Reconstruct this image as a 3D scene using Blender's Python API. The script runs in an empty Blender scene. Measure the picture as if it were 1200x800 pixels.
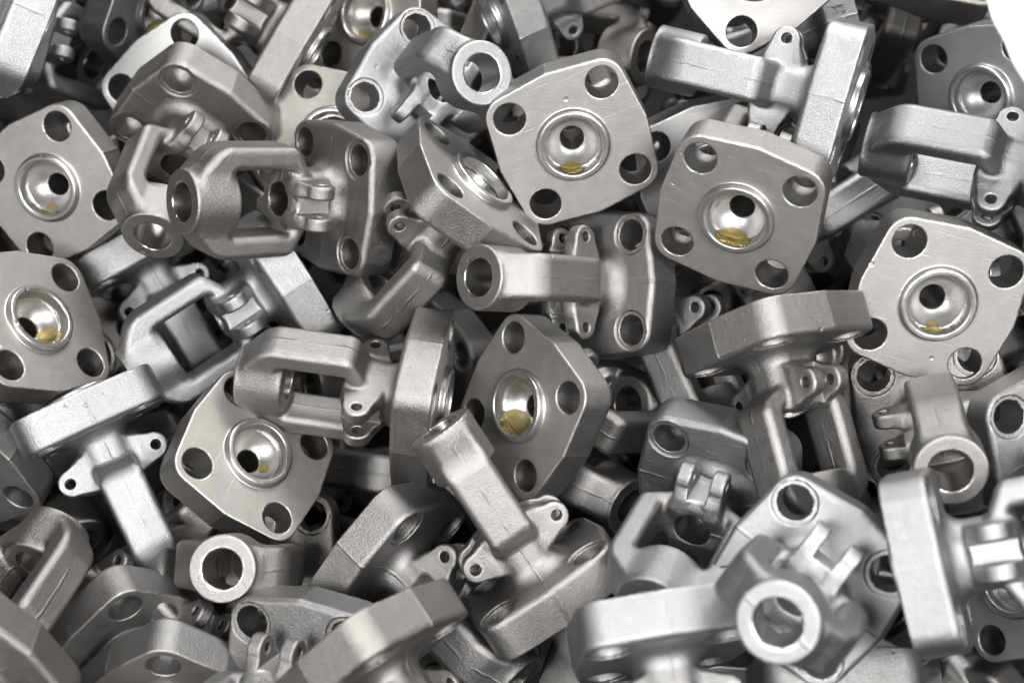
import bpy, math, random
import numpy as np
from mathutils import Matrix, Vector, Quaternion

# ------------------------------------------------------------------ camera, light, exposure
scene = bpy.context.scene
U = 0.0005                      # one modelling unit is half a millimetre
TILT = math.radians(42.0)       # camera looks down, 42 degrees away from the plumb line
CAM_DIST = 0.8                  # camera to the middle of the heap, metres
CENTRE = Vector((0.0, 0.0, 0.30))

cam_data = bpy.data.cameras.new('camera')
cam = bpy.data.objects.new('camera', cam_data)
scene.collection.objects.link(cam)
cam.rotation_euler = (TILT, 0.0, 0.0)
cam_rot = Matrix.Rotation(TILT, 3, 'X')
cam.location = CENTRE + cam_rot @ Vector((0, 0, CAM_DIST))
cam_data.sensor_width = 36.0
cam_data.lens = 48.0
cam_data.clip_start = 0.05
cam_data.clip_end = 50.0
cam_data.dof.use_dof = True
cam_data.dof.focus_distance = 0.795
cam_data.dof.aperture_fstop = 4.8
scene.camera = cam

world = bpy.data.worlds.new('World')
scene.world = world
world.use_nodes = True
bg = world.node_tree.nodes['Background']
bg.inputs[0].default_value = (1.0, 0.99, 0.98, 1)
bg.inputs[1].default_value = 0.02

def area(name, loc, target, sx, sy, power, col):
    ld = bpy.data.lights.new(name, 'AREA')
    ld.shape = 'RECTANGLE'; ld.size = sx; ld.size_y = sy
    ld.energy = power; ld.color = col
    o = bpy.data.objects.new(name, ld)
    scene.collection.objects.link(o)
    o.location = loc
    d = (Vector(target) - Vector(loc)).normalized()
    o.rotation_euler = d.to_track_quat('-Z', 'Y').to_euler()
    return o
#LIGHTS
area('ceiling_lamp_far', (0.25, 0.70, 1.45), (0.05, 0.05, 0.3), 1.1, 0.30, 29.0, (1.0, 0.995, 0.99))
area('softbox_left', (-0.40, -0.78, 1.10), (0, 0.05, 0.3), 0.34, 0.34, 15.0, (1.0, 0.99, 0.98))
area('softbox_right', (0.48, -0.74, 1.16), (0.05, 0.05, 0.3), 0.34, 0.34, 17.0, (1.0, 0.99, 0.98))

scene.view_settings.view_transform = 'Standard'
scene.view_settings.look = 'None'
scene.view_settings.exposure = 0.0
scene.view_settings.gamma = 1.0
scene.view_settings.use_curve_mapping = False
scene.render.engine = 'CYCLES'
scene.cycles.use_denoising = True
scene.cycles.max_bounces = 8
scene.cycles.glossy_bounces = 6
scene.cycles.transmission_bounces = 6
scene.cycles.sample_clamp_indirect = 6.0

# ------------------------------------------------------------------ materials
def new_mat(name):
    m = bpy.data.materials.new(name)
    m.use_nodes = True
    nt = m.node_tree
    for n in list(nt.nodes):
        nt.nodes.remove(n)
    out = nt.nodes.new('ShaderNodeOutputMaterial')
    p = nt.nodes.new('ShaderNodeBsdfPrincipled')
    nt.links.new(p.outputs[0], out.inputs[0])
    return m, nt, p

def N(nt, t, **kw):
    n = nt.nodes.new(t)
    for k, v in kw.items():
        setattr(n, k, v)
    return n

def math_node(nt, op, a, b=None, c=None):
    n = nt.nodes.new('ShaderNodeMath'); n.operation = op
    for i, v in enumerate((a, b, c)):
        if v is None: continue
        if isinstance(v, (int, float)): n.inputs[i].default_value = v
        else: nt.links.new(v, n.inputs[i])
    return n.outputs[0]

def metal(name, base, rough, rough_var, grain, grain_scale, dents, stain, parting=False, lines=0.0, sparkle=0.0, rings=0.0):
    """Bare ferrous metal; object coordinates shifted by the casting's own 'tone' so no two share their marks."""
    m, nt, p = new_mat(name)
    L = nt.links
    tc = N(nt, 'ShaderNodeTexCoord')
    at = N(nt, 'ShaderNodeAttribute', attribute_type='OBJECT', attribute_name='tone')
    sh = N(nt, 'ShaderNodeVectorMath', operation='MULTIPLY_ADD')
    comb = N(nt, 'ShaderNodeCombineXYZ')
    for i in range(3): L.new(at.outputs['Fac'], comb.inputs[i])
    L.new(comb.outputs[0], sh.inputs[0]); sh.inputs[1].default_value = (3.1, 5.7, 2.3)
    L.new(tc.outputs['Object'], sh.inputs[2])
    def noise(scale, detail, rough_=0.5):
        n = N(nt, 'ShaderNodeTexNoise'); n.inputs['Scale'].default_value = scale
        n.inputs['Detail'].default_value = detail; n.inputs['Roughness'].default_value = rough_
        L.new(sh.outputs[0], n.inputs['Vector']); return n.outputs['Fac']
    big = noise(22, 4, 0.6)
    mid = noise(140, 5, 0.6)
    fine = noise(grain_scale, 3, 0.7)
    # colour
    ramp = N(nt, 'ShaderNodeMapRange'); L.new(big, ramp.inputs[0])
    ramp.inputs[1].default_value = 0.35; ramp.inputs[2].default_value = 0.7
    ramp.inputs[3].default_value = 0.0; ramp.inputs[4].default_value = stain
    mix = N(nt, 'ShaderNodeMix', data_type='RGBA')
    aw = N(nt, 'ShaderNodeAttribute', attribute_type='OBJECT', attribute_name='warm')
    tint = N(nt, 'ShaderNodeMix', data_type='RGBA'); L.new(aw.outputs['Fac'], tint.inputs[0])
    tint.inputs[6].default_value = (base[0]*1.10, base[1]*1.13, base[2]*1.17, 1)
    tint.inputs[7].default_value = (base[0]*0.96, base[1]*0.915, base[2]*0.87, 1)
    L.new(tint.outputs[2], mix.inputs[6])
    dk = N(nt, 'ShaderNodeMix', data_type='RGBA', blend_type='MULTIPLY'); dk.inputs[0].default_value = 1.0
    L.new(tint.outputs[2], dk.inputs[6]); dk.inputs[7].default_value = (0.66, 0.60, 0.54, 1)
    L.new(dk.outputs[2], mix.inputs[7])
    L.new(ramp.outputs[0], mix.inputs[0])
    hv = N(nt, 'ShaderNodeHueSaturation')
    L.new(mix.outputs[2], hv.inputs['Color'])
    val = math_node(nt, 'MULTIPLY_ADD', at.outputs['Fac'], 0.36, 0.80)
    spk = math_node(nt, 'MULTIPLY_ADD', fine, sparkle, 1.0 - sparkle*0.5)
    val = math_node(nt, 'MULTIPLY', val, spk)
    mdv = math_node(nt, 'MULTIPLY_ADD', mid, 0.22, 0.89)
    val = math_node(nt, 'MULTIPLY', val, mdv)
    L.new(val, hv.inputs['Value'])
    L.new(hv.outputs[0], p.inputs['Base Color'])
    p.inputs['Metallic'].default_value = 1.0
    r = math_node(nt, 'MULTIPLY_ADD', mid, rough_var, rough - rough_var*0.5)
    L.new(r, p.inputs['Roughness'])
    # handling marks: rubbed edges, dings, hairline scratches
    wr = N(nt, 'ShaderNodeAttribute', attribute_name='wear')
    we = math_node(nt, 'MULTIPLY', wr.outputs['Fac'], math_node(nt, 'MULTIPLY_ADD', mid, 1.6, -0.25))
    we = math_node(nt, 'MAXIMUM', we, 0.0)
    vo = N(nt, 'ShaderNodeTexVoronoi'); vo.inputs['Scale'].default_value = 75
    L.new(sh.outputs[0], vo.inputs['Vector'])
    sepc = N(nt, 'ShaderNodeSeparateColor'); L.new(vo.outputs['Color'], sepc.inputs[0])
    rad = math_node(nt, 'MULTIPLY_ADD', math_node(nt, 'MAXIMUM', math_node(nt, 'SUBTRACT', sepc.outputs[0], 0.72), 0.0), 0.55, 0.0)
    ding = N(nt, 'ShaderNodeMapRange'); L.new(math_node(nt, 'SUBTRACT', rad, vo.outputs['Distance']), ding.inputs[0])
    ding.inputs[1].default_value = 0.0; ding.inputs[2].default_value = 0.06
    ding.inputs[3].default_value = 0.0; ding.inputs[4].default_value = 1.0
    mp = N(nt, 'ShaderNodeMapping'); L.new(sh.outputs[0], mp.inputs[0])
    mp.inputs['Rotation'].default_value = (0.4, 0.3, 0.9); mp.inputs['Scale'].default_value = (35, 900, 420)
    sn = N(nt, 'ShaderNodeTexNoise'); sn.inputs['Scale'].default_value = 1.0; sn.inputs['Detail'].default_value = 2
    L.new(mp.outputs[0], sn.inputs['Vector'])
    scr = N(nt, 'ShaderNodeMapRange'); L.new(sn.outputs['Fac'], scr.inputs[0])
    scr.inputs[1].default_value = 0.66; scr.inputs[2].default_value = 0.74
    scr.inputs[3].default_value = 0.0; scr.inputs[4].default_value = 1.0
    marks = math_node(nt, 'ADD', we, math_node(nt, 'MULTIPLY', scr.outputs[0], 0.35))
    val = math_node(nt, 'MULTIPLY', val, math_node(nt, 'MULTIPLY_ADD', marks, 0.55, 1.0))
    L.new(val, hv.inputs['Value'])
    r = math_node(nt, 'MULTIPLY_ADD', marks, -0.16, r)
    L.new(math_node(nt, 'MAXIMUM', r, 0.12), p.inputs['Roughness'])
    # relief
    h = math_node(nt, 'MULTIPLY', fine, grain)
    h = math_node(nt, 'MULTIPLY_ADD', ding.outputs[0], -0.00035, h)
    h = math_node(nt, 'MULTIPLY_ADD', scr.outputs[0], -0.00004, h)
    h = math_node(nt, 'MULTIPLY_ADD', mid, dents, h)
    sep = N(nt, 'ShaderNodeSeparateXYZ'); L.new(tc.outputs['Object'], sep.inputs[0])
    if parting:                      # flash line left by the two mould halves
        wob = math_node(nt, 'MULTIPLY_ADD', mid, 0.0022, -0.0011)
        y = math_node(nt, 'ABSOLUTE', math_node(nt, 'ADD', sep.outputs[1], wob))
        k = N(nt, 'ShaderNodeMapRange'); L.new(y, k.inputs[0])
        k.inputs[1].default_value = 0.0003; k.inputs[2].default_value = 0.0011
        k.inputs[3].default_value = 1.0; k.inputs[4].default_value = 0.0
        brk = N(nt, 'ShaderNodeMapRange'); L.new(noise(60, 2), brk.inputs[0])
        brk.inputs[1].default_value = 0.40; brk.inputs[2].default_value = 0.62
        brk.inputs[3].default_value = 0.0; brk.inputs[4].default_value = 0.0003
        h = math_node(nt, 'ADD', math_node(nt, 'MULTIPLY', k.outputs[0], brk.outputs[0]), h)
    if rings:                        # lathe marks round the casting's axis
        w = N(nt, 'ShaderNodeTexWave', wave_type='RINGS', rings_direction='Z')
        w.inputs['Scale'].default_value = 260; w.inputs['Distortion'].default_value = 0.6
        L.new(tc.outputs['Object'], w.inputs['Vector'])
        h = math_node(nt, 'MULTIPLY_ADD', w.outputs['Fac'], rings, h)
    if lines:
        w = N(nt, 'ShaderNodeTexWave', wave_type='BANDS', bands_direction='Z')
        w.inputs['Scale'].default_value = 420; w.inputs['Distortion'].default_value = 1.5
        w.inputs['Detail'].default_value = 2
        L.new(sh.outputs[0], w.inputs['Vector'])
        h = math_node(nt, 'MULTIPLY_ADD', w.outputs['Fac'], lines, h)
    b = N(nt, 'ShaderNodeBump'); b.inputs['Strength'].default_value = 1.0
    b.inputs['Distance'].default_value = 1.0
    L.new(h, b.inputs['Height']); L.new(b.outputs[0], p.inputs['Normal'])
    return m

BASE = (0.30, 0.296, 0.291)
M_CAST = metal('cast_steel', BASE, 0.42, 0.14, 0.00045, 1150, 0.00026, 0.30, parting=True, sparkle=0.35)
M_FACE = metal('machined_face_steel', (0.40, 0.392, 0.382), 0.55, 0.12, 0.00012, 1100, 0.00008, 0.22, sparkle=0.15)
M_BOWL = metal('polished_bowl_steel', (0.44, 0.438, 0.434), 0.40, 0.14, 0.00010, 1100, 0.00018, 0.15, rings=0.000015)
M_MILL = metal('milled_steel', (0.36, 0.357, 0.35), 0.58, 0.08, 0.00002, 1500, 0.00002, 0.1, lines=0.00012)
M_BORE = metal('bored_steel', (0.36, 0.35, 0.34), 0.34, 0.12, 0.00005, 1500, 0.00006, 0.3, lines=0.00005)

m, nt, p = new_mat('amber_oil'); M_OIL = m
p.inputs['Base Color'].default_value = (1.0, 0.80, 0.30, 1)
p.inputs['Roughness'].default_value = 0.02
p.inputs['IOR'].default_value = 1.47
p.inputs['Transmission Weight'].default_value = 0.97

m, nt, p = new_mat('white_plastic'); M_WHITE = m
nz = N(nt, 'ShaderNodeTexNoise'); nz.inputs['Scale'].default_value = 40
cr = N(nt, 'ShaderNodeMix', data_type='RGBA'); nt.links.new(nz.outputs['Fac'], cr.inputs[0])
cr.inputs[6].default_value = (0.84, 0.83, 0.81, 1); cr.inputs[7].default_value = (0.80, 0.79, 0.77, 1)
nt.links.new(cr.outputs[2], p.inputs['Base Color'])
p.inputs['Roughness'].default_value = 0.4
m, nt, p = new_mat('bin_floor_steel'); M_BIN = m
nz = N(nt, 'ShaderNodeTexNoise'); nz.inputs['Scale'].default_value = 30; nz.inputs['Detail'].default_value = 6
cr = N(nt, 'ShaderNodeMix', data_type='RGBA'); nt.links.new(nz.outputs['Fac'], cr.inputs[0])
cr.inputs[6].default_value = (0.010, 0.0095, 0.009, 1); cr.inputs[7].default_value = (0.026, 0.024, 0.022, 1)
nt.links.new(cr.outputs[2], p.inputs['Base Color'])
p.inputs['Roughness'].default_value = 0.7
p.inputs['Specular IOR Level'].default_value = 0.15

# ------------------------------------------------------------------ the casting as a distance field
CA, SA = math.cos(math.atan2(7, 57)), math.sin(math.atan2(7, 57))

def ri(a, b, r):            # intersection with an edge radius
    u = np.maximum(r + a, 0); v = np.maximum(r + b, 0)
    return np.minimum(-r, np.maximum(a, b)) + np.sqrt(u*u + v*v)
def ru(a, b, r):            # union with a fillet radius
    u = np.maximum(r - a, 0); v = np.maximum(r - b, 0)
    return np.maximum(r, np.minimum(a, b)) - np.sqrt(u*u + v*v)

def sdf(P):
    x, y, z = P[:, 0], P[:, 1], P[:, 2]
    ax, ay = np.abs(x), np.abs(y)
    r = np.sqrt(x*x + y*y)
    # flange: bulged square, corners concentric with the bolt holes
    d1 = (ax - 92)*CA + ay*SA
    d2 = (ay - 92)*CA + ax*SA
    t1 = -(ax - 57)*SA + (ay - 57)*CA
    t2 = -(ay - 57)*SA + (ax - 57)*CA
    circ = np.sqrt((ax - 57)**2 + (ay - 57)**2) - 27.8
    out = np.where((t1 > 0) & (t2 > 0), circ, np.maximum(d1, d2))
    d = ri(out, -z, 2.2)
    d = ri(d, z - 46, 7.0)
    # neck
    qx, qy = ax - 14, ay - 7
    nk = np.sqrt(np.maximum(qx, 0)**2 + np.maximum(qy, 0)**2) + np.minimum(np.maximum(qx, qy), 0) - 22
    nk = ri(nk, np.maximum(30 - z, z - 112), 3)
    d = ru(d, nk, 19)
    # yoke loop
    o = ax - 66
    lo = ((ax - 66)*16 - (z - 104)*30) / math.hypot(16, 30)
    hi = ((ax - 66)*26 + (z - 207)*28) / math.hypot(26, 28)
    o = ri(o, lo, 9); o = ri(o, hi, 12)
    o = ri(o, z - 234, 5); o = ri(o, 80 - z, 5)
    wx, wz = ax - (38.5 - 7), np.abs(z - 149) - (41 - 7)
    win = np.sqrt(np.maximum(wx, 0)**2 + np.maximum(wz, 0)**2) + np.minimum(np.maximum(wx, wz), 0) - 7
    o = np.maximum(o, -win)
    arm = ri(o, ay - 26.5, 9.0)
    d = ru(d, arm, 5)
    # boss ring at the end of the yoke
    bs = ri(r - 37.6, z - 242, 2.6)
    bs = ri(bs, 185 - z, 4.0)
    d = ru(d, bs, 9)
    # four lugs in two pairs
    by, bz = ay - 22, z - 89
    h = np.clip((by*29 + bz*1.5) / (29*29 + 2.25), 0, 1)
    lg = np.sqrt((by - 29*h)**2 + (bz - 1.5*h)**2) - (25.5 - 8.5*h)
    lg = ri(lg, np.abs(ax - 18.8) - 8.4, 3.2)
    d = ru(d, lg, 5)
    # pad between the lugs of a pair
    hx, hy, hz = ax - 15, ay - 33, np.abs(z - 89) - 15
    pad = np.sqrt(np.maximum(hx, 0)**2 + np.maximum(hy, 0)**2 + np.maximum(hz, 0)**2) + np.minimum(np.maximum(hx, np.maximum(hy, hz)), 0) - 8
    d = ru(d, pad, 9)
    # cuts
    slot = np.maximum(np.maximum(ax - 10.6, 38.5 - ay), np.maximum(58 - z, z - 119))
    d = ri(d, -slot, 1.2)
    lh = np.sqrt((ay - 54)**2 + (z - 90.5)**2) - 6
    d = ri(d, -lh, 1.2)
    # seat ring
    ring = ri(np.abs(r - 38) - 4.4, -9 - z, 2.6); ring = np.maximum(ring, z - 10)
    d = ru(d, ring, 2.5)
    bowl = np.minimum(np.maximum(r - 34, z - 6), np.sqrt(r*r + (z + 5)**2) - 33)
    d = ri(d, -bowl, 1.6)
    # bores
    hole = r - 14
    hole = np.minimum(hole, np.maximum(r - 20.5, 64 - z))
    hole = np.minimum(hole, np.maximum(r - 21.8, 180 - z))
    d = ri(d, -hole, 1.8)
    bh = np.sqrt((ax - 57)**2 + (ay - 57)**2)
    bolt = np.minimum(bh - 18.4, np.maximum(bh - 23.5, 44 - z))
    d = ri(d, -bolt, 1.5)
    return d

def surface(step=1.9):
    lo = np.array((-97., -97., -14.)); hi = np.array((97., 97., 247.))
    n = np.ceil((hi - lo)/step).astype(int) + 1
    ax = [lo[i] + step*np.arange(n[i]) for i in range(3)]
    g = np.empty(n, np.float32)
    yy, zz = np.meshgrid(ax[1], ax[2], indexing='ij')
    for i in range(n[0]):
        pts = np.stack([np.full(yy.size, ax[0][i]), yy.ravel(), zz.ravel()], 1)
        g[i] = sdf(pts).reshape(n[1], n[2])
    s = g < 0
    # naive surface nets: one vertex per crossing cell
    cnt = np.zeros(np.array(n) - 1, np.int8)
    for a in (0, 1):
        for b in (0, 1):
            for c in (0, 1):
                cnt += s[a:n[0]-1+a, b:n[1]-1+b, c:n[2]-1+c]
    act = (cnt > 0) & (cnt < 8)
    idx = -np.ones(act.shape, np.int64)
    cells = np.argwhere(act)
    idx[act] = np.arange(len(cells))
    acc = np.zeros((len(cells), 3)); num = np.zeros(len(cells))
    corners = [(a, b, c) for a in (0, 1) for b in (0, 1) for c in (0, 1)]
    for ca in corners:
        for k in range(3):
            if ca[k]: continue
            cb = list(ca); cb[k] = 1
            va = g[cells[:, 0]+ca[0], cells[:, 1]+ca[1], cells[:, 2]+ca[2]]
            vb = g[cells[:, 0]+cb[0], cells[:, 1]+cb[1], cells[:, 2]+cb[2]]
            m = (va < 0) != (vb < 0)
            t = np.where(m, va/np.where(m, va - vb, 1), 0)
            q = np.tile(np.array(ca, float), (len(cells), 1)); q[:, k] = t
            acc[m] += q[m]; num[m] += 1
    V = lo + step*(cells + acc/num[:, None])
    def grad(P, e=0.35):
        G = np.empty_like(P)
        for k in range(3):
            D = np.zeros(3); D[k] = e
            G[:, k] = (sdf(P + D) - sdf(P - D))/(2*e)
        return G
    for _ in range(3):
        G = grad(V); gg = np.maximum((G*G).sum(1), 0.25)
        st = (sdf(V)/gg)[:, None]*G
        ln = np.linalg.norm(st, axis=1, keepdims=True)
        V = V - st*np.minimum(1, step*0.6/np.maximum(ln, 1e-9))
    G = grad(V); Nn = G/np.maximum(np.linalg.norm(G, axis=1, keepdims=True), 1e-9)
    quads = []
    for k in range(3):
        sl = [slice(1, n[0]-1), slice(1, n[1]-1), slice(1, n[2]-1)]
        sa = list(sl); sb = list(sl)
        sa[k] = slice(0, n[k]-1); sb[k] = slice(1, n[k])
        A, B = s[tuple(sa)], s[tuple(sb)]
        e = np.argwhere(A != B)
        off = np.array([1, 1, 1]); off[k] = 0
        e = e + off
        u, v = (k+1) % 3, (k+2) % 3
        def cell(du, dv):
            c = e.copy(); c[:, u] += du; c[:, v] += dv
            return idx[c[:, 0], c[:, 1], c[:, 2]]
        q = np.stack([cell(-1, -1), cell(0, -1), cell(0, 0), cell(-1, 0)], 1)
        ins = s[e[:, 0], e[:, 1], e[:, 2]]
        q[~ins] = q[~ins][:, ::-1]
        quads.append(q)
    Q = np.concatenate(quads)
    Q = Q[(Q >= 0).all(1)]
    return V, Nn, Q

V, VN, Q = surface()
_e = 3.0
WEAR = -6*sdf(V)
for _k in range(3):
    for _s in (-_e, _e):
        _d = np.zeros(3); _d[_k] = _s
        WEAR = WEAR + sdf(V + _d)
WEAR = np.clip(WEAR/(_e*_e)*3.0 - 0.25, 0, 1)     # only tight convex edges rub bright
C = V[Q].mean(1); FN = VN[Q].mean(1)
cx, cy, cz = C.T
acx, acy = np.abs(cx), np.abs(cy)
cr_ = np.hypot(cx, cy)
sgx = np.where(cx > 0, 1, 0); sgy = np.where(cy > 0, 1, 0)
part = np.full(len(Q), 'neck', dtype='<U14')
part[cz < 47] = 'flange'
part[(cz < 0.6) & (FN[:, 2] < -0.8)] = 'machined_face'
part[(cr_ < 44.5) & (cz < 26.5)] = 'seat_bowl'
part[(cr_ < 21.5) & (cz >= 26.5) & (cz < 113)] = 'bore'
part[(cz > 84) & (acx > 38)] = 'arm'
part[(cz > 187)] = 'arm'
part[(cr_ < 40.5) & (cz > 183)] = 'boss'
part[(cr_ < 24) & (cz > 183)] = 'boss_bore'
lugm = (acy > 31) & (cz > 58) & (cz < 118) & (acx < 28.5)
part[lugm] = 'lug'
part[(acx < 10.9) & (acy > 36.5) & (acy < 40.5) & (cz > 58) & (cz < 119)] = 'milled'

# tidy the part borders: each face takes the part most of its neighbours have
names_, pid = np.unique(part, return_inverse=True)
ed = np.sort(np.stack([Q, np.roll(Q, -1, 1)], -1).reshape(-1, 2), 1)
key = ed[:, 0]*len(V) + ed[:, 1]
order = np.argsort(key, kind='stable'); ks = key[order]; fo = order//4
same = np.nonzero(ks[1:] == ks[:-1])[0]
fa, fb = fo[same], fo[same+1]
for _ in range(6):
    votes = np.zeros((len(Q), len(names_)), np.int16)
    np.add.at(votes, (fa, pid[fb]), 1); np.add.at(votes, (fb, pid[fa]), 1)
    best = votes.argmax(1)
    pid = np.where(votes[np.arange(len(Q)), pid] < 2, best, pid)
# stray islands join the neighbour they touch
par = np.arange(len(Q))
same_part = pid[fa] == pid[fb]
side = sgx*2 + sgy
ok_ = same_part
for _ in range(400):
    m_ = np.minimum(par[fa[ok_]], par[fb[ok_]])
    old = par.copy()
    np.minimum.at(par, fa[ok_], m_); np.minimum.at(par, fb[ok_], m_)
    par = par[par]
    if (par == old).all(): break
roots, inv_, cn = np.unique(par, return_inverse=True, return_counts=True)
size = cn[inv_]
small = size < 120
for _ in range(30):
    a_ = small[fa] & ~small[fb]; b_ = small[fb] & ~small[fa]
    if not (a_.any() or b_.any()): break
    pid[fa[a_]] = pid[fb[a_]]; pid[fb[b_]] = pid[fa[b_]]
    nf = np.concatenate([fa[a_], fb[b_]]); small[nf] = False
part = names_[pid]

def sub_mesh(name, mask, mat):
    q = Q[mask]
    used, inv = np.unique(q, return_inverse=True)
    q = inv.reshape(q.shape)
    v = V[used]*U
    me = bpy.data.meshes.new(name)
    me.vertices.add(len(v)); me.vertices.foreach_set('co', v.astype(np.float32).ravel())
    me.loops.add(q.size); me.loops.foreach_set('vertex_index', q.astype(np.int32).ravel())
    me.polygons.add(len(q))
    me.polygons.foreach_set('loop_start', np.arange(0, q.size, 4, dtype=np.int32))
    me.polygons.foreach_set('use_smooth', np.ones(len(q), bool))
    me.update(calc_edges=True)
    me.normals_split_custom_set_from_vertices(VN[used].tolist())
    at = me.attributes.new('wear', 'FLOAT', 'POINT')
    at.data.foreach_set('value', WEAR[used].astype(np.float32))
    me.materials.append(mat)
    return me

MESH = {
    'flange': sub_mesh('flange', part == 'flange', M_CAST),
    'machined_face': sub_mesh('machined_face', part == 'machined_face', M_FACE),
    'seat_bowl': sub_mesh('seat_bowl', part == 'seat_bowl', M_BOWL),
    'neck': sub_mesh('neck', part == 'neck', M_CAST),
    'stem_bore': sub_mesh('stem_bore', part == 'bore', M_BORE),
    'boss_ring': sub_mesh('boss_ring', part == 'boss', M_CAST),
    'boss_bore': sub_mesh('boss_bore', part == 'boss_bore', M_BORE),
}
for i in (0, 1):
    MESH['yoke_arm', i] = sub_mesh('yoke_arm', (part == 'arm') & (sgx == i), M_CAST)
    MESH['milled_flat', i] = sub_mesh('milled_flat', (part == 'milled') & (sgy == i), M_MILL)
    for j in (0, 1):
        MESH['lug', i, j] = sub_mesh('lug', (part == 'lug') & (sgx == i) & (sgy == j), M_CAST)

# ------------------------------------------------------------------ placing castings
def child(name, mesh, parent, look):
    o = bpy.data.objects.new(name, mesh)
    scene.collection.objects.link(o)
    o.parent = parent
    o['tone'], o['warm'] = look
    return o

def oil_mesh(root_rot, fill):
    """Puddle lying level in the tilted bowl (root_rot: casting axes in the world)."""
    up = root_rot.transposed() @ Vector((0, 0, 1))          # world up in casting axes
    up = np.array(up)
    if up[2] > -0.12: up[2] = -0.12
    up = up/np.linalg.norm(up)
    hor = -up[:2]; hl = np.linalg.norm(hor)
    dr = hor/hl if hl > 1e-6 else np.array((0., 1.))
    zb = lambda r: np.where(r < 31, -5 + np.sqrt(np.maximum(33**2 - r*r, 0)), 6.0)
    p0 = np.array((dr[0]*fill, dr[1]*fill, float(zb(fill)) - 0.2))
    nr, na = 26, 72
    rs = np.linspace(14.5, 33.8, nr); an = np.linspace(0, 2*math.pi, na, endpoint=False)
    R_, A_ = np.meshgrid(rs, an, indexing='ij')
    X, Y = R_*np.cos(A_), R_*np.sin(A_)
    ZB = zb(R_)
    ZP = p0[2] - (up[0]*(X - p0[0]) + up[1]*(Y - p0[1]))/up[2]
    ZP = np.maximum(ZP, -7)
    H = ZB - ZP
    ang = np.cos(A_ - math.atan2(dr[1], dr[0]))
    ok = (H > 0) & (ang > 0.05)
    top = np.where(ok, ZP, ZB + 0.3)
    vs = []; fs = []
    for zz in (top, ZB + 0.6):
        vs.append(np.stack([X, Y, zz], -1).reshape(-1, 3))
    n1 = nr*na
    for i in range(nr-1):
        for j in range(na):
            k = (j+1) % na
            q = (i*na+j, (i+1)*na+j, (i+1)*na+k, i*na+k)
            if any(ok.ravel()[t] for t in q):
                fs.append(q)
    if not fs: return None
    edge = {}
    for f in fs:
        for a, b in zip(f, f[1:] + f[:1]):
            if (b, a) in edge: del edge[b, a]
            else: edge[a, b] = 1
    faces = [tuple(reversed(f)) for f in fs] + [tuple(t+n1 for t in f) for f in fs]
    faces += [(a, b, b+n1, a+n1) for a, b in edge]
    me = bpy.data.meshes.new('oil_puddle')
    me.from_pydata((np.concatenate(vs)*U).tolist(), [], faces)
    import bmesh
    bm = bmesh.new(); bm.from_mesh(me)
    bmesh.ops.delete(bm, geom=[v for v in bm.verts if not v.link_faces], context='VERTS')
    bmesh.ops.recalc_face_normals(bm, faces=bm.faces)
    bm.to_mesh(me); bm.free()
    for f in me.polygons: f.use_smooth = True
    me.materials.append(M_OIL)
    return me

def casting(loc, quat, label, group, look, oil):
    root = bpy.data.objects.new('yoke_casting', None)
    root.empty_display_size = 0.02
    scene.collection.objects.link(root)
    root.location = loc
    root.rotation_mode = 'QUATERNION'
    root.rotation_quaternion = quat
    root['label'] = label; root['category'] = 'casting'; root['group'] = group
    fl = child('flange', MESH['flange'], root, look)
    child('machined_face', MESH['machined_face'], fl, look)
    bw = child('seat_bowl', MESH['seat_bowl'], fl, look)
    nk = child('neck', MESH['neck'], root, look)
    child('stem_bore', MESH['stem_bore'], nk, look)
    for i in (0, 1):
        child('yoke_arm', MESH['yoke_arm', i], root, look)
        child('milled_flat', MESH['milled_flat', i], nk, look)
        for j in (0, 1):
            child('lug', MESH['lug', i, j], root, look)
    bs = child('boss_ring', MESH['boss_ring'], root, look)
    child('boss_bore', MESH['boss_bore'], bs, look)
    if oil:
        me = oil_mesh(Quaternion(quat).to_matrix(), oil)
        if me: child('oil_puddle', me, fl, look)['label'] = 'amber oil pooled in the bowl'
    return root

FLOOR_Z = -0.023
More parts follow.
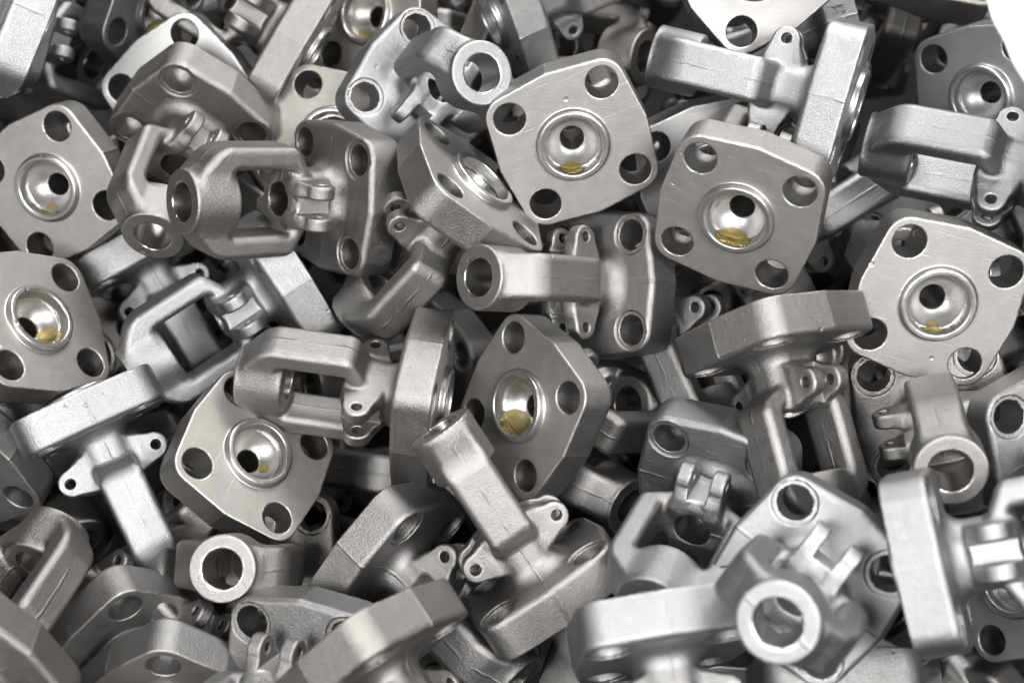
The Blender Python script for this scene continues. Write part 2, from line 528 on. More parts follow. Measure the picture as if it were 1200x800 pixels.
# metres in the world, casting origin at the centre of its flange face: x, y, z, quaternion, tone, warmth, oil level, label
CASTINGS = [
    (0.03576, 0.08448, 0.37809, 0.56039, -0.80538, -0.16338, -0.10310, 0.484, 0.50, 26, 'square flange face up at top centre, corner hole showing black, oil in its bowl', 'castings heaped in the bin'),
    (0.12564, 0.02716, 0.37345, 0.63358, -0.74692, 0.17847, -0.09396, 0.494, 0.50, 25, 'square flange face up right of top centre, its top edge catching light, oily bowl', 'castings heaped in the bin'),
    (0.23794, -0.00895, 0.34164, 0.51032, -0.84681, 0.13934, 0.05540, 0.474, 0.50, 25, 'largest pale flange face up at the right edge, three glints in its oily bowl', 'castings heaped in the bin'),
    (-0.29479, 0.11803, 0.31491, 0.44903, -0.84940, -0.18179, -0.20940, 0.525, 0.50, 24, 'upper of two face-up flanges at the left edge, oil line across its bowl', 'castings heaped in the bin'),
    (-0.28149, 0.01762, 0.29985, 0.14269, -0.87208, -0.25896, 0.38993, 0.466, 0.70, 15, 'lower of two face-up flanges at the left edge, cut by the picture border', 'castings heaped in the bin'),
    (-0.15052, -0.04331, 0.24895, 0.25577, -0.75940, -0.56301, 0.20225, 0.452, 0.70, 15, 'brownish flange face up below a yoke window, corner pointing down, left of centre', 'castings heaped in the bin'),
    (0.00416, -0.03365, 0.28137, 0.41919, -0.76894, 0.40881, -0.25669, 0.480, 0.50, 15, 'flange at the centre turned right, its bowl holding the brightest amber oil', 'castings heaped in the bin'),
    (-0.01825, 0.06995, 0.36136, 0.32173, 0.69470, -0.61672, -0.18314, 0.483, 0.50, 14.6, 'flange tilted up to the right with its yoke bent down to the lower left', 'castings heaped in the bin'),
    (-0.21858, 0.18752, 0.33325, 0.43231, -0.83939, -0.26736, -0.19249, 0.620, 0.15, 0, 'pale flange at upper left lying half under a brown flange seen from behind', 'castings heaped in the bin'),
    (-0.20667, 0.17998, 0.32819, 0.64340, 0.66583, 0.24159, -0.29042, 0.468, 0.70, 0, 'brown flange seen from behind at upper left, yoke ring hanging down beside a pale flange', 'castings heaped in the bin'),
    (-0.09699, 0.10104, 0.32287, 0.74705, 0.06689, -0.52921, 0.39672, 0.439, 0.70, 0, 'sideways yoke at upper left, open window, ring pointing left, brown flange on its right', 'castings heaped in the bin'),
    (0.06645, 0.06049, 0.28464, 0.86520, 0.32480, -0.35775, -0.13396, 0.514, 0.50, 0, 'level yoke at the centre, ring pointing left, flange back on its right', 'castings heaped in the bin'),
    (-0.04170, -0.02085, 0.26999, 0.72376, -0.08682, -0.68452, -0.00785, 0.523, 0.50, 0, 'yoke with open dark window left of centre, its flange standing on edge beside it', 'castings heaped in the bin'),
    (-0.26200, -0.00545, 0.25482, 0.20051, 0.77578, -0.44874, 0.39572, 0.626, 0.00, 0, 'silvery T-shaped casting at left, flange on edge, eared arm pointing down', 'castings heaped in the bin'),
    (-0.13946, 0.08328, 0.27482, 0.38230, 0.76892, -0.00554, -0.51242, 0.620, 0.00, 0, 'silvery yoke frame at left, its rectangular window framing another bright arm', 'castings heaped in the bin'),
    (-0.26283, 0.14740, 0.24404, 0.13739, 0.78440, -0.45873, 0.39422, 0.618, 0.00, 0, 'silvery casting mostly buried under the rectangular window frame, one eared lug showing at left', 'castings heaped in the bin'),
    (0.02456, -0.12633, 0.21987, 0.75703, -0.06616, -0.39884, -0.51329, 0.526, 0.50, 0, 'casting leaning up from bottom centre, yoke ring overlapping the flange with the brightest oil', 'castings heaped in the bin'),
    (-0.08054, -0.07947, 0.21315, 0.65818, 0.51863, 0.54525, -0.02291, 0.303, 0.35, 0, 'dull flange seen from behind, propped on edge left of the leaning bottom centre casting', 'castings heaped in the bin'),
    (-0.07925, -0.18249, 0.27945, 0.41777, 0.80083, -0.12039, 0.41189, 0.475, 0.70, 0, 'blurred flange on edge at the bottom, sloping up to the right, left of bottom centre', 'castings heaped in the bin'),
    (-0.15363, -0.05563, 0.15641, 0.95045, 0.30885, -0.01354, -0.03294, 0.473, 0.70, 0, 'yoke pointing at the viewer, bright round ring below the brownish face-up flange', 'castings heaped in the bin'),
    (-0.10812, -0.16004, 0.20960, 0.88393, 0.43536, -0.14859, -0.08403, 0.301, 0.35, 0, 'flange seen from behind at the bottom, two ribs, just under the bright round ring', 'castings heaped in the bin'),
    (-0.00303, 0.03363, 0.17620, 0.02270, 0.40479, -0.44326, 0.79947, 0.499, 0.34, 0, 'ring end of a casting poking out right from under the centre flange', 'castings heaped in the bin'),
    (0.12323, -0.06053, 0.25679, 0.76359, 0.60689, -0.16830, -0.14246, 0.171, 0.24, 0, 'casting with milled bright pad and open yoke, below right of the centre flange', 'castings heaped in the bin'),
    (0.14455, -0.00780, 0.33012, 0.50585, 0.80907, 0.29507, -0.04959, 0.519, 0.50, 0, 'casting hanging down right of centre, flange on edge above an open yoke with ears', 'castings heaped in the bin'),
    (0.24823, -0.01962, 0.26819, 0.56982, 0.21597, -0.42960, 0.66641, 0.473, 0.50, 0, 'ring facing the viewer on a thick arm under the large right flange', 'castings heaped in the bin'),
    (0.15727, -0.14796, 0.28295, 0.85284, 0.39274, -0.03916, -0.34187, 0.607, 0.00, 0, 'pale casting at lower right pointing its blurred ring at the viewer, two ribs behind', 'castings heaped in the bin'),
    (0.29754, -0.06468, 0.28626, 0.89932, 0.38686, 0.05434, 0.19647, 0.403, 0.27, 0, 'rounded flange back at the right edge beside the ring on a thick arm', 'castings heaped in the bin'),
    (0.19605, -0.16314, 0.31407, 0.42023, 0.48714, 0.23263, 0.72937, 0.630, 0.15, 0, 'blurred flange standing on edge at lower right, neck running out of the picture', 'castings heaped in the bin'),
    (0.07203, -0.17696, 0.29221, 0.38246, 0.59429, -0.53305, 0.46519, 0.595, 0.15, 0, 'blurred bright flange on edge at the bottom, just left of the pale pointing ring', 'castings heaped in the bin'),
    (-0.29887, -0.19874, 0.23763, 0.63628, -0.72178, -0.06632, -0.26415, 0.458, 0.70, 0, 'brown yoke end at the lower left edge, hole and rounded arm showing', 'castings heaped in the bin'),
    (-0.27306, -0.19416, 0.27216, 0.78202, 0.55704, -0.13896, 0.24259, 0.441, 0.70, 0, 'blurred brown flange edge filling the bottom left corner', 'castings heaped in the bin'),
    (-0.22011, -0.14036, 0.18701, 0.50572, -0.71461, 0.14246, 0.46184, 0.289, 0.35, 0, 'dull flange on edge near the bottom left corner, hole and ring edge in shadow', 'castings heaped in the bin'),
    (-0.18949, -0.17865, 0.19395, 0.60644, -0.67974, 0.29458, 0.28879, 0.324, 0.35, 0, 'dull flange corner pointing up at the bottom, left of the ribbed flange back', 'castings heaped in the bin'),
    (-0.33398, -0.04612, 0.23408, 0.63153, -0.73415, -0.09473, -0.23071, 0.274, 0.35, 0, 'flange corner with one round hole at the left edge, below the silvery T-shaped casting', 'castings heaped in the bin'),
    (-0.28307, 0.14625, 0.41655, 0.84108, 0.19510, -0.41141, -0.29201, 1.016, 0.10, 0, 'overexposed white flange edge filling the top left corner', 'castings heaped in the bin'),  # tone raised: overexposed glare painted into the metal colour
    (-0.35101, 0.23226, 0.36289, 0.02784, -0.75661, -0.53868, -0.36958, 0.228, 0.26, 0, 'shadowed yoke with two thin ears just right of the overexposed top left flange', 'castings heaped in the bin'),
    (-0.24946, 0.27793, 0.33593, 0.34633, -0.73180, -0.02985, 0.58621, 0.183, 0.37, 22, 'flange turned sideways at the top left, one hole and an oily ring showing', 'castings heaped in the bin'),
    (-0.13507, 0.22333, 0.34311, 0.18971, 0.45023, -0.28158, -0.82584, 0.082, 0.56, 0, 'flange on edge at the top, sloping band with bright middle, right of the pale flange', 'castings heaped in the bin'),
    (-0.10038, 0.26186, 0.34628, 0.37613, -0.88333, 0.15424, -0.23337, 0.722, 0.76, 20, 'bowl with bright oil glints at the top, half under a pale flange back', 'castings heaped in the bin'),
    (-0.11819, 0.15912, 0.32069, 0.32349, -0.92530, 0.19792, -0.00197, 0.601, 0.77, 0, 'plain flange corner with one hole above the sideways yoke at upper left', 'castings heaped in the bin'),
    (-0.06426, 0.18503, 0.33579, 0.21887, 0.29627, -0.30008, 0.87993, 0.591, 0.00, 0, 'pale flange seen from behind near the top, yoke arm curling right to a ring', 'castings heaped in the bin'),
    (-0.01175, 0.22765, 0.36767, 0.59617, -0.56862, 0.27161, -0.49747, 0.628, 0.15, 0, 'flange on edge touching the upper left side of the top centre flange, eared', 'castings heaped in the bin'),
    (-0.00685, 0.28147, 0.31103, 0.60458, 0.58360, 0.15921, 0.51821, 0.358, 0.75, 0, 'ring end of a casting under a long pale arm at the top', 'castings heaped in the bin'),
    (0.19790, 0.09880, 0.39660, 0.55852, 0.18258, -0.68381, -0.43257, 0.607, 0.15, 0, 'long pale arm near the top ending in an edge-on flange with raised ring', 'castings heaped in the bin'),
    (0.14640, 0.18348, 0.43505, 0.36898, -0.88153, -0.26324, -0.13216, 0.088, 0.30, 0, 'bright flange face up cut by the top picture border, one round hole showing', 'castings heaped in the bin'),
    (0.22893, 0.24959, 0.34788, 0.57173, 0.35835, -0.71073, -0.19893, 0.383, 0.11, 0, 'flange edge with a small raised foundry mark at the top right', 'castings heaped in the bin'),
    (0.28748, 0.27684, 0.38888, 0.00715, -0.63665, 0.75588, 0.15253, 0.336, 0.77, 0, 'flange edge at the top right above the face-up flange in the corner', 'castings heaped in the bin'),
    (0.30087, 0.16664, 0.34884, 0.47441, -0.78141, 0.08164, -0.39707, 0.298, 0.01, 0, 'face-up flange in the top right corner, dark hole in its deep bowl', 'castings heaped in the bin'),
    (0.31767, 0.03718, 0.38837, 0.62735, -0.00659, -0.73410, -0.25979, 0.084, 0.14, 0, 'blurred yoke at the upper right edge, broad arm on top and eared lug below', 'castings heaped in the bin'),
    (0.15128, 0.10783, 0.25718, 0.46706, -0.59861, 0.06806, -0.64722, 0.638, 0.29, 0, 'dark casting arm sloping up under the blurred yoke at upper right', 'castings heaped in the bin'),
    (0.27575, 0.13783, 0.23677, 0.89165, 0.42519, -0.06785, 0.13989, 0.287, 0.35, 0, 'flange back peeping out above and left of the largest pale flange', 'castings heaped in the bin'),
    (0.08607, 0.08992, 0.27536, 0.06200, 0.42208, -0.72721, 0.53774, 0.329, 0.35, 0, 'casting hanging under the level yoke, small ear showing right of its flange', 'castings heaped in the bin'),
    (-0.06756, -0.09737, 0.15607, 0.39145, 0.71505, 0.20887, 0.54023, 0.282, 0.35, 0, 'dark casting at the bottom edge between the leaning casting and blurred bright flange', 'castings heaped in the bin'),
    (0.12420, 0.11673, 0.32581, 0.50305, -0.84792, -0.16723, 0.00190, 0.091, 0.13, 0, 'flat flange wedged between the two face-up flanges at top centre', 'castings heaped in the bin'),
    (0.17318, -0.16969, 0.22330, 0.41791, 0.54104, -0.57640, 0.44765, 0.558, 0.12, 0, 'flange edge at the bottom border under the pale pointing ring', 'castings heaped in the bin'),
    (-0.39324, 0.34872, 0.24207, 0.55231, -0.01748, -0.68082, -0.48077, 0.081, 0.39, 0, 'casting buried deep in the heap, at most a dark sliver showing', 'castings buried deep in the heap'),
    (-0.33453, 0.36251, 0.23866, 0.57789, -0.53429, 0.27297, 0.55323, 0.237, 0.80, 0, 'shadowed casting deep between the overexposed corner flange and the pale upper-left flange', 'castings heaped in the bin'),
    (-0.27029, 0.35013, 0.26818, 0.56245, -0.32609, 0.72253, 0.23510, 0.142, 0.42, 0, 'shadowed casting deep between the sloping top band and the pale upper-left flange', 'castings heaped in the bin'),
    (-0.15034, 0.37883, 0.23564, 0.38626, -0.58417, -0.35867, -0.61717, 0.630, 0.33, 0, 'casting buried deep in the heap, at most a dark sliver showing', 'castings buried deep in the heap'),
    (-0.03527, 0.45835, 0.23117, 0.29596, 0.16227, 0.59504, -0.72939, 0.791, 0.38, 0, 'shadowed casting deep between the pale curled-arm casting and the top edge-on flange', 'castings heaped in the bin'),
    (0.09429, 0.42309, 0.26887, 0.15300, 0.06398, -0.84424, 0.50966, 0.231, 0.33, 0, 'shadowed casting deep between the top-border flange and the top edge-on flange', 'castings heaped in the bin'),
    (0.18019, 0.35491, 0.20620, 0.81994, -0.55583, 0.13693, -0.00356, 0.078, 0.34, 0, 'casting buried deep in the heap, at most a dark sliver showing', 'castings buried deep in the heap'),
    (0.28128, 0.40993, 0.18090, 0.11589, -0.05042, -0.11578, -0.98520, 0.236, 0.71, 0, 'shadowed casting deep between the top-right corner flange and the blurred upper-right yoke', 'castings heaped in the bin'),
    (0.36137, 0.45261, 0.22816, 0.77897, 0.47685, 0.37405, -0.16097, 0.673, 0.40, 0, 'shadowed casting deep between the top-right corner flange and the long pale arm', 'castings heaped in the bin'),
    (-0.35411, 0.30707, 0.15256, 0.99132, 0.06373, -0.09309, 0.06748, 0.074, 0.20, 0, 'shadowed casting deep between the overexposed corner flange and the upper left-edge flange', 'castings heaped in the bin'),
    (-0.29407, 0.27975, 0.20575, 0.63604, -0.53175, 0.53578, 0.16012, 0.232, 0.17, 0, 'shadowed casting deep between the brown flange back and the upper left-edge flange', 'castings heaped in the bin'),
    (-0.16432, 0.28069, 0.23332, 0.10257, 0.23960, -0.87484, -0.40833, 0.224, 0.70, 0, 'shadowed casting deep between the sideways yoke and the sloping top band', 'castings heaped in the bin'),
    (-0.05441, 0.26829, 0.19724, 0.75415, -0.16959, -0.46841, -0.42789, 0.156, 0.04, 0, 'casting buried deep in the heap, at most a dark sliver showing', 'castings buried deep in the heap'),
    (-0.01780, 0.27847, 0.21670, 0.12513, 0.52424, 0.41656, 0.73212, 0.746, 0.45, 0, 'shadowed casting deep between the top centre flange and the pale curled-arm casting', 'castings heaped in the bin'),
    (0.17482, 0.30693, 0.21216, 0.19563, -0.54509, -0.46888, 0.66690, 0.793, 0.32, 0, 'shadowed casting deep between the top centre flange and the long pale arm', 'castings heaped in the bin'),
    (0.25699, 0.34753, 0.25602, 0.18197, 0.03137, -0.92013, 0.34533, 0.726, 0.52, 0, 'shadowed casting deep between the blurred upper-right yoke and the long pale arm', 'castings heaped in the bin'),
    (0.36440, 0.29895, 0.24053, 0.38607, 0.37481, -0.84107, -0.05546, 0.643, 0.60, 0, 'casting buried deep in the heap, at most a dark sliver showing', 'castings buried deep in the heap'),
    (-0.42831, 0.21994, 0.23331, 0.28478, 0.71005, 0.64134, 0.05841, 0.421, 0.07, 0, 'shadowed casting deep between the upper left-edge flange and the lower left-edge flange', 'castings heaped in the bin'),
    (-0.33693, 0.20641, 0.13453, 0.94830, 0.13135, 0.28670, 0.03591, 0.208, 0.70, 0, 'shadowed casting deep between the lower left-edge flange and the upper left-edge flange', 'castings heaped in the bin'),
    (-0.18265, 0.21955, 0.20539, 0.21095, -0.30101, -0.78204, 0.50330, 0.725, 0.74, 0, 'shadowed casting deep between the silvery window frame and the sideways yoke', 'castings heaped in the bin'),
    (-0.08392, 0.18851, 0.14520, 0.73993, -0.45226, -0.17922, 0.46460, 0.302, 0.53, 0, 'casting buried deep in the heap, at most a dark sliver showing', 'castings buried deep in the heap'),
    (-0.05804, 0.21251, 0.18423, 0.53362, -0.22179, 0.49473, -0.64907, 0.650, 0.51, 0, 'shadowed casting deep between the right-tilted flange and the level centre yoke', 'castings heaped in the bin'),
    (0.06059, 0.15556, 0.16918, 0.11019, 0.00169, 0.68882, 0.71650, 0.661, 0.42, 0, 'shadowed casting deep between the level centre yoke and the top centre flange', 'castings heaped in the bin'),
    (0.17775, 0.22286, 0.12044, 0.01284, -0.09606, 0.13606, -0.98595, 0.541, 0.55, 0, 'shadowed casting deep between the flange with lit top edge and the hanging casting', 'castings heaped in the bin'),
    (0.23380, 0.19846, 0.20975, 0.44763, 0.71799, 0.45385, 0.27954, 0.251, 0.74, 0, 'shadowed casting deep between the largest pale flange and the flange with lit top edge', 'castings heaped in the bin'),
    (0.40878, 0.21560, 0.20885, 0.36668, -0.46195, -0.79752, 0.12689, 0.767, 0.06, 0, 'shadowed casting deep between the blurred upper-right yoke and the largest pale flange', 'castings heaped in the bin'),
    (-0.30220, 0.10450, 0.16621, 0.27712, -0.88601, -0.05922, 0.36698, 0.778, 0.77, 0, 'shadowed casting deep between the lower left-edge flange and the silvery window frame', 'castings heaped in the bin'),
    (-0.24923, 0.17515, 0.11084, 0.83161, 0.55378, 0.02859, -0.03060, 0.551, 0.04, 0, 'shadowed casting deep between the silvery window frame and the silvery T casting', 'castings heaped in the bin'),
    (-0.19916, 0.12324, 0.11467, 0.12171, 0.55775, 0.16768, 0.80373, 0.724, 0.10, 0, 'shadowed casting deep between the silvery window frame and the dark-windowed yoke', 'castings heaped in the bin'),
    (-0.03604, 0.12388, 0.13929, 0.26320, 0.59077, 0.09238, -0.75709, 0.776, 0.53, 0, 'shadowed casting deep between the dark-windowed yoke and the right-tilted flange', 'castings heaped in the bin'),
    (0.07025, 0.11318, 0.19289, 0.00696, 0.89260, -0.03314, -0.44957, 0.095, 0.13, 0, 'casting buried deep in the heap, at most a dark sliver showing', 'castings buried deep in the heap'),
    (0.11144, 0.08339, 0.11960, 0.66172, -0.51619, -0.31808, -0.44102, 0.526, 0.46, 0, 'casting buried deep in the heap, at most a dark sliver showing', 'castings buried deep in the heap'),
    (0.20902, 0.09083, 0.19451, 0.11498, 0.48132, -0.85781, -0.13886, 0.610, 0.74, 0, 'shadowed casting deep between the hanging casting and the thick-armed ring', 'castings heaped in the bin'),
    (0.25626, 0.08854, 0.15267, 0.66517, 0.02789, 0.69505, 0.27144, 0.214, 0.00, 0, 'shadowed casting deep between the largest pale flange and the right-edge flange back', 'castings heaped in the bin'),
    (0.39434, 0.16020, 0.17307, 0.53132, 0.84615, -0.03806, 0.01664, 0.742, 0.01, 0, 'casting buried deep in the heap, at most a dark sliver showing', 'castings buried deep in the heap'),
    (-0.33698, 0.03314, 0.14387, 0.25571, 0.76668, -0.38434, -0.44620, 0.707, 0.09, 0, 'casting buried deep in the heap, at most a dark sliver showing', 'castings buried deep in the heap'),
    (-0.30300, 0.04640, 0.10962, 0.62466, 0.43239, 0.16081, 0.63007, 0.657, 0.63, 0, 'shadowed casting deep between the silvery T casting and the brownish face-up flange', 'castings heaped in the bin'),
    (-0.16001, 0.06369, 0.10224, 0.11118, -0.47233, 0.31395, -0.81608, 0.708, 0.44, 0, 'shadowed casting deep between the dark-windowed yoke and the brownish face-up flange', 'castings heaped in the bin'),
    (-0.00167, 0.03116, 0.12697, 0.08846, -0.80634, -0.00820, 0.58474, 0.709, 0.16, 0, 'shadowed casting deep between the dull propped flange and the dark-windowed yoke', 'castings heaped in the bin'),
    (0.04027, 0.08263, 0.05478, 0.39466, -0.18852, 0.40901, -0.80089, 0.554, 0.26, 0, 'shadowed casting deep between the milled-pad casting and the brightest oil flange', 'castings heaped in the bin'),
    (0.15065, -0.00353, 0.13501, 0.53246, -0.81975, -0.12191, -0.17213, 0.719, 0.62, 0, 'casting buried deep in the heap, at most a dark sliver showing', 'castings buried deep in the heap'),
    (0.23285, 0.00411, 0.07962, 0.08093, 0.04823, 0.09379, 0.99112, 0.404, 0.42, 0, 'shadowed casting deep between the upright blurred flange and the pale pointing ring', 'castings heaped in the bin'),
    (0.37682, 0.02030, 0.14837, 0.66327, -0.05920, -0.74338, 0.06285, 0.070, 0.03, 0, 'shadowed casting deep between the upright blurred flange and the thick-armed ring', 'castings heaped in the bin'),
    (-0.32576, -0.10345, 0.11023, 0.10679, -0.13140, 0.76608, 0.62004, 0.496, 0.39, 0, 'casting buried deep in the heap, at most a dark sliver showing', 'castings buried deep in the heap'),
    (-0.16168, -0.07099, 0.12545, 0.19598, -0.74126, -0.48063, -0.42558, 0.699, 0.49, 0, 'casting buried deep in the heap, at most a dark sliver showing', 'castings buried deep in the heap'),
    (-0.10900, -0.01263, 0.07800, 0.66240, 0.56651, 0.45296, 0.18741, 0.154, 0.29, 0, 'casting buried deep in the heap, at most a dark sliver showing', 'castings buried deep in the heap'),
    (-0.00154, -0.09303, 0.11448, 0.33784, -0.59436, -0.48602, -0.54441, 0.626, 0.42, 0, 'shadowed casting deep between the leaning casting and the blurred bright flange', 'castings heaped in the bin'),
    (0.11753, -0.07073, 0.05002, 0.86170, -0.33335, -0.01137, 0.38239, 0.058, 0.67, 0, 'shadowed casting deep between the milled-pad casting and the blurred bright flange', 'castings heaped in the bin'),
    (0.18766, -0.10771, 0.11312, 0.11184, -0.26342, -0.54779, -0.78615, 0.671, 0.07, 0, 'shadowed casting deep between the pale pointing ring and the upright blurred flange', 'castings heaped in the bin'),
    (0.31200, -0.07883, 0.16261, 0.46090, -0.01614, 0.85906, 0.22210, 0.458, 0.30, 0, 'shadowed casting deep between the upright blurred flange and the right-edge flange back', 'castings heaped in the bin'),
    (-0.01123, -0.08802, 0.01585, 0.95821, 0.16538, -0.18565, 0.14150, 0.641, 0.25, 0, 'casting buried deep in the heap, at most a dark sliver showing', 'castings buried deep in the heap'),
    (0.08087, -0.10174, 0.11317, 0.10215, 0.76474, -0.62471, 0.12034, 0.225, 0.39, 0, 'casting buried deep in the heap, at most a dark sliver showing', 'castings buried deep in the heap'),
    (0.15543, -0.14683, 0.09408, 0.08112, 0.09400, 0.87455, 0.46877, 0.775, 0.08, 0, 'shadowed casting deep between the blurred bright flange and the pale pointing ring', 'castings heaped in the bin'),
    (0.28103, -0.13177, 0.05573, 0.03431, -0.75409, 0.01027, 0.65580, 0.136, 0.50, 0, 'shadowed casting deep between the upright blurred flange and the blurred bright flange', 'castings heaped in the bin'),
    (0.27483, -0.05594, 0.08398, 0.29758, 0.75633, -0.29985, 0.49950, 0.714, 0.41, 0, 'shadowed casting deep between the upright blurred flange and the milled-pad casting', 'castings heaped in the bin'),
    (-0.51431, 0.40909, 0.36708, 0.53424, 0.43602, 0.17146, 0.70361, 0.375, 0.69, 0, 'casting lying in the heap beyond the edge of the picture', 'castings beyond the picture edge'),
    (-0.30823, -0.27701, 0.20733, 0.23823, -0.83420, 0.05403, 0.49442, 0.632, 0.05, 0, 'casting lying in the heap beyond the edge of the picture', 'castings beyond the picture edge'),
    (-0.37926, 0.45545, 0.41006, 0.11719, 0.44669, -0.69274, 0.55393, 0.711, 0.16, 0, 'casting lying in the heap beyond the edge of the picture', 'castings beyond the picture edge'),
    (-0.25390, -0.21361, 0.15490, 0.92184, 0.38492, 0.03022, 0.03360, 0.277, 0.67, 0, 'casting lying in the heap beyond the edge of the picture', 'castings beyond the picture edge'),
    (-0.21840, 0.42262, 0.39812, 0.36301, 0.79630, -0.05920, -0.48024, 0.367, 0.64, 0, 'casting lying in the heap beyond the edge of the picture', 'castings beyond the picture edge'),
    (-0.18429, -0.20588, 0.21717, 0.49313, 0.83402, -0.22820, 0.09569, 0.176, 0.70, 0, 'casting lying in the heap beyond the edge of the picture', 'castings beyond the picture edge'),
    (-0.11202, 0.39261, 0.34873, 0.13085, -0.39446, -0.02526, 0.90920, 0.182, 0.12, 0, 'casting lying in the heap beyond the edge of the picture', 'castings beyond the picture edge'),
    (-0.08249, -0.20229, 0.15312, 0.10155, 0.85862, -0.31559, -0.39098, 0.421, 0.27, 0, 'casting lying in the heap beyond the edge of the picture', 'castings beyond the picture edge'),
    (-0.01737, 0.37438, 0.42094, 0.06795, 0.81739, -0.45415, -0.34787, 0.456, 0.72, 0, 'casting lying in the heap beyond the edge of the picture', 'castings beyond the picture edge'),
    (-0.05765, -0.29912, 0.17260, 0.36600, -0.62871, -0.32043, -0.60671, 0.583, 0.00, 0, 'casting lying in the heap beyond the edge of the picture', 'castings beyond the picture edge'),
    (0.02389, 0.40557, 0.34610, 0.92155, 0.17182, 0.34619, -0.03709, 0.284, 0.44, 0, 'casting lying in the heap beyond the edge of the picture', 'castings beyond the picture edge'),
    (0.06798, -0.23976, 0.16667, 0.16467, 0.46578, 0.16822, -0.85301, 0.415, 0.57, 0, 'casting lying in the heap beyond the edge of the picture', 'castings beyond the picture edge'),
    (0.09930, 0.38105, 0.42416, 0.34304, -0.47372, 0.78886, -0.18872, 0.413, 0.06, 0, 'casting lying in the heap beyond the edge of the picture', 'castings beyond the picture edge'),
    (0.11097, -0.21748, 0.15331, 0.15061, 0.15821, -0.34984, 0.91099, 0.234, 0.68, 0, 'casting lying in the heap beyond the edge of the picture', 'castings beyond the picture edge'),
    (0.20807, 0.34016, 0.39310, 0.56475, 0.02179, 0.69326, 0.44717, 0.318, 0.61, 0, 'casting lying in the heap beyond the edge of the picture', 'castings beyond the picture edge'),
    (0.14230, -0.20268, 0.08647, 0.89549, -0.27465, 0.21750, -0.27450, 0.789, 0.50, 0, 'casting lying in the heap beyond the edge of the picture', 'castings beyond the picture edge'),
    (0.30553, 0.34437, 0.37396, 0.20692, -0.50118, -0.27158, -0.79514, 0.558, 0.49, 0, 'casting lying in the heap beyond the edge of the picture', 'castings beyond the picture edge'),
    (0.23103, -0.19948, 0.17422, 0.53266, 0.13092, 0.58019, -0.60208, 0.285, 0.73, 0, 'casting lying in the heap beyond the edge of the picture', 'castings beyond the picture edge'),
    (0.44608, 0.43533, 0.35654, 0.74202, 0.11678, 0.35471, -0.55673, 0.400, 0.73, 0, 'casting lying in the heap beyond the edge of the picture', 'castings beyond the picture edge'),
    (0.33269, -0.23130, 0.18906, 0.44110, 0.52583, 0.27017, -0.67523, 0.279, 0.69, 0, 'casting lying in the heap beyond the edge of the picture', 'castings beyond the picture edge'),
    (-0.48311, 0.31732, 0.34396, 0.69300, 0.59251, -0.12864, 0.39004, 0.640, 0.49, 0, 'casting lying in the heap beyond the edge of the picture', 'castings beyond the picture edge'),
    (0.46839, 0.29832, 0.30660, 0.58721, 0.04262, -0.20202, 0.78266, 0.382, 0.11, 0, 'casting lying in the heap beyond the edge of the picture', 'castings beyond the picture edge'),
    (-0.47093, 0.19561, 0.34366, 0.08463, 0.65920, -0.49674, 0.55817, 0.628, 0.29, 0, 'casting lying in the heap beyond the edge of the picture', 'castings beyond the picture edge'),
    (0.49483, 0.15176, 0.31120, 0.62936, 0.02983, -0.69562, -0.34515, 0.547, 0.11, 0, 'casting lying in the heap beyond the edge of the picture', 'castings beyond the picture edge'),
    (-0.38057, 0.06413, 0.31611, 0.31672, 0.42089, -0.79456, -0.30203, 0.112, 0.12, 0, 'casting lying in the heap beyond the edge of the picture', 'castings beyond the picture edge'),
    (0.37137, 0.04271, 0.26938, 0.52064, -0.48109, -0.00095, -0.70533, 0.657, 0.14, 0, 'casting lying in the heap beyond the edge of the picture', 'castings beyond the picture edge'),
    (-0.44697, 0.06019, 0.20288, 0.45000, 0.74810, 0.16445, 0.45913, 0.726, 0.30, 0, 'casting lying in the heap beyond the edge of the picture', 'castings beyond the picture edge'),
    (0.43076, -0.03616, 0.22638, 0.83259, -0.18984, -0.21975, 0.47165, 0.482, 0.28, 0, 'casting lying in the heap beyond the edge of the picture', 'castings beyond the picture edge'),
    (0.37142, -0.14038, 0.19654, 0.30213, -0.05631, -0.28347, -0.90840, 0.516, 0.07, 0, 'casting lying in the heap beyond the edge of the picture', 'castings beyond the picture edge'),
    (-0.33803, -0.13117, 0.21022, 0.45548, 0.42345, -0.69470, 0.36142, 0.352, 0.75, 0, 'casting lying in the heap beyond the edge of the picture', 'castings beyond the picture edge'),
]
STAMPED = 45
for i, (x, y, z, qw, qx, qy, qz, tone, warm, oil, label, group) in enumerate(CASTINGS):
    root = casting((x, y, z), (qw, qx, qy, qz), label, group, (tone, warm), oil)
    if i == STAMPED:            # raised foundry mark on the edge of one flange
        fc = bpy.data.curves.new('cast_mark', 'FONT')
        fc.body = 'T2'; fc.size = 15*U; fc.extrude = 0.7*U; fc.bevel_depth = 0.25*U
        fc.align_x = 'CENTER'; fc.align_y = 'CENTER'
        tmp = bpy.data.objects.new('cast_mark', fc)
        me = bpy.data.meshes.new_from_object(tmp)
        bpy.data.objects.remove(tmp)
        a7 = math.atan2(7, 57)
        up_ = Vector((-math.sin(a7), math.cos(a7), 0)); right_ = Vector((0, 0, -1)); nrm_ = Vector((math.cos(a7), math.sin(a7), 0))
        M4 = Matrix((right_, up_, nrm_)).transposed().to_4x4()
        M4.translation = (Vector((92, 0, 22)) + up_*13)*U
        me.transform(M4)
        me.materials.append(M_CAST)
        fl_ = [c for c in root.children if c.name.startswith('flange')][0]
        child('cast_mark', me, fl_, (tone, warm))

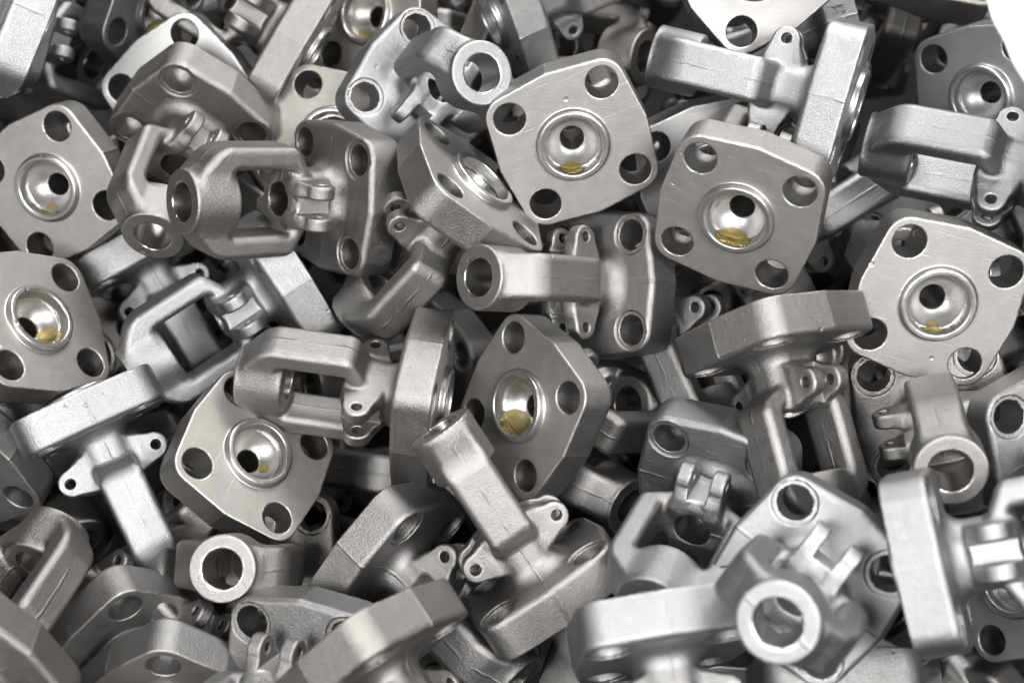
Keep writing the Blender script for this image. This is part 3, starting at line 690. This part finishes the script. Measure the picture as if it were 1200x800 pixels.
# ------------------------------------------------------------------ the bin under the heap
def box(name, lo, hi, mat, bevel=0.0):
    import bmesh
    bm = bmesh.new()
    bmesh.ops.create_cube(bm, size=1.0)
    for v in bm.verts:
        v.co = [lo[k] + (v.co[k] + 0.5)*(hi[k] - lo[k]) for k in range(3)]
    if bevel:
        bmesh.ops.bevel(bm, geom=bm.edges[:], offset=bevel, segments=2, affect='EDGES')
    me = bpy.data.meshes.new(name); bm.to_mesh(me); bm.free()
    me.materials.append(mat)
    o = bpy.data.objects.new(name, me); scene.collection.objects.link(o)
    return o
#BIN
fl = box('bin_floor', (-1.5, -1.5, FLOOR_Z - 0.02), (1.5, 1.5, FLOOR_Z), M_BIN)
fl['kind'] = 'structure'

def liner():
    """Stiff white plastic liner of the bin: comes up over the heap's far right corner and folds over its own edge."""
    nu, nv = 28, 18
    rows = []
    P0 = LINER_A; P1 = LINER_B; out = LINER_OUT; up = LINER_UP
    for i in range(nu):
        s = i/(nu - 1)
        base = P0.lerp(P1, s)
        row = []
        for j in range(nv):
            v = j/(nv - 1)
            wob = 0.004*math.sin(s*9.0 + v*4.0) + 0.003*math.sin(s*23.0 + 1.3)
            p_ = base + out*(0.22*v) + up*(0.010*math.sin(min(v*7.0, math.pi/2)) - 0.16*v*v + wob*(0.4 + v))
            row.append(p_)
        rows.append(row)
    vs = [p_ for row in rows for p_ in row]
    fs = [(i*nv+j, i*nv+j+1, (i+1)*nv+j+1, (i+1)*nv+j) for i in range(nu-1) for j in range(nv-1)]
    me = bpy.data.meshes.new('bin_liner')
    me.from_pydata([tuple(v) for v in vs], [], fs)
    for f in me.polygons: f.use_smooth = True
    me.materials.append(M_WHITE)
    o = bpy.data.objects.new('bin_liner', me); scene.collection.objects.link(o)
    s = o.modifiers.new('thickness', 'SOLIDIFY'); s.thickness = 0.0015; s.offset = 0
    o['label'] = 'blurred white plastic bin liner folded over the top right corner of the heap'
    o['category'] = 'liner'
    return o
LINER_A, LINER_B = Vector((0.2195, 0.0517, 0.5283)), Vector((0.2414, -0.0416, 0.4980))
LINER_OUT, LINER_UP = Vector((0.8144, 0.5788, 0.0417)), Vector((0.0000, -0.6691, 0.7431))
liner()
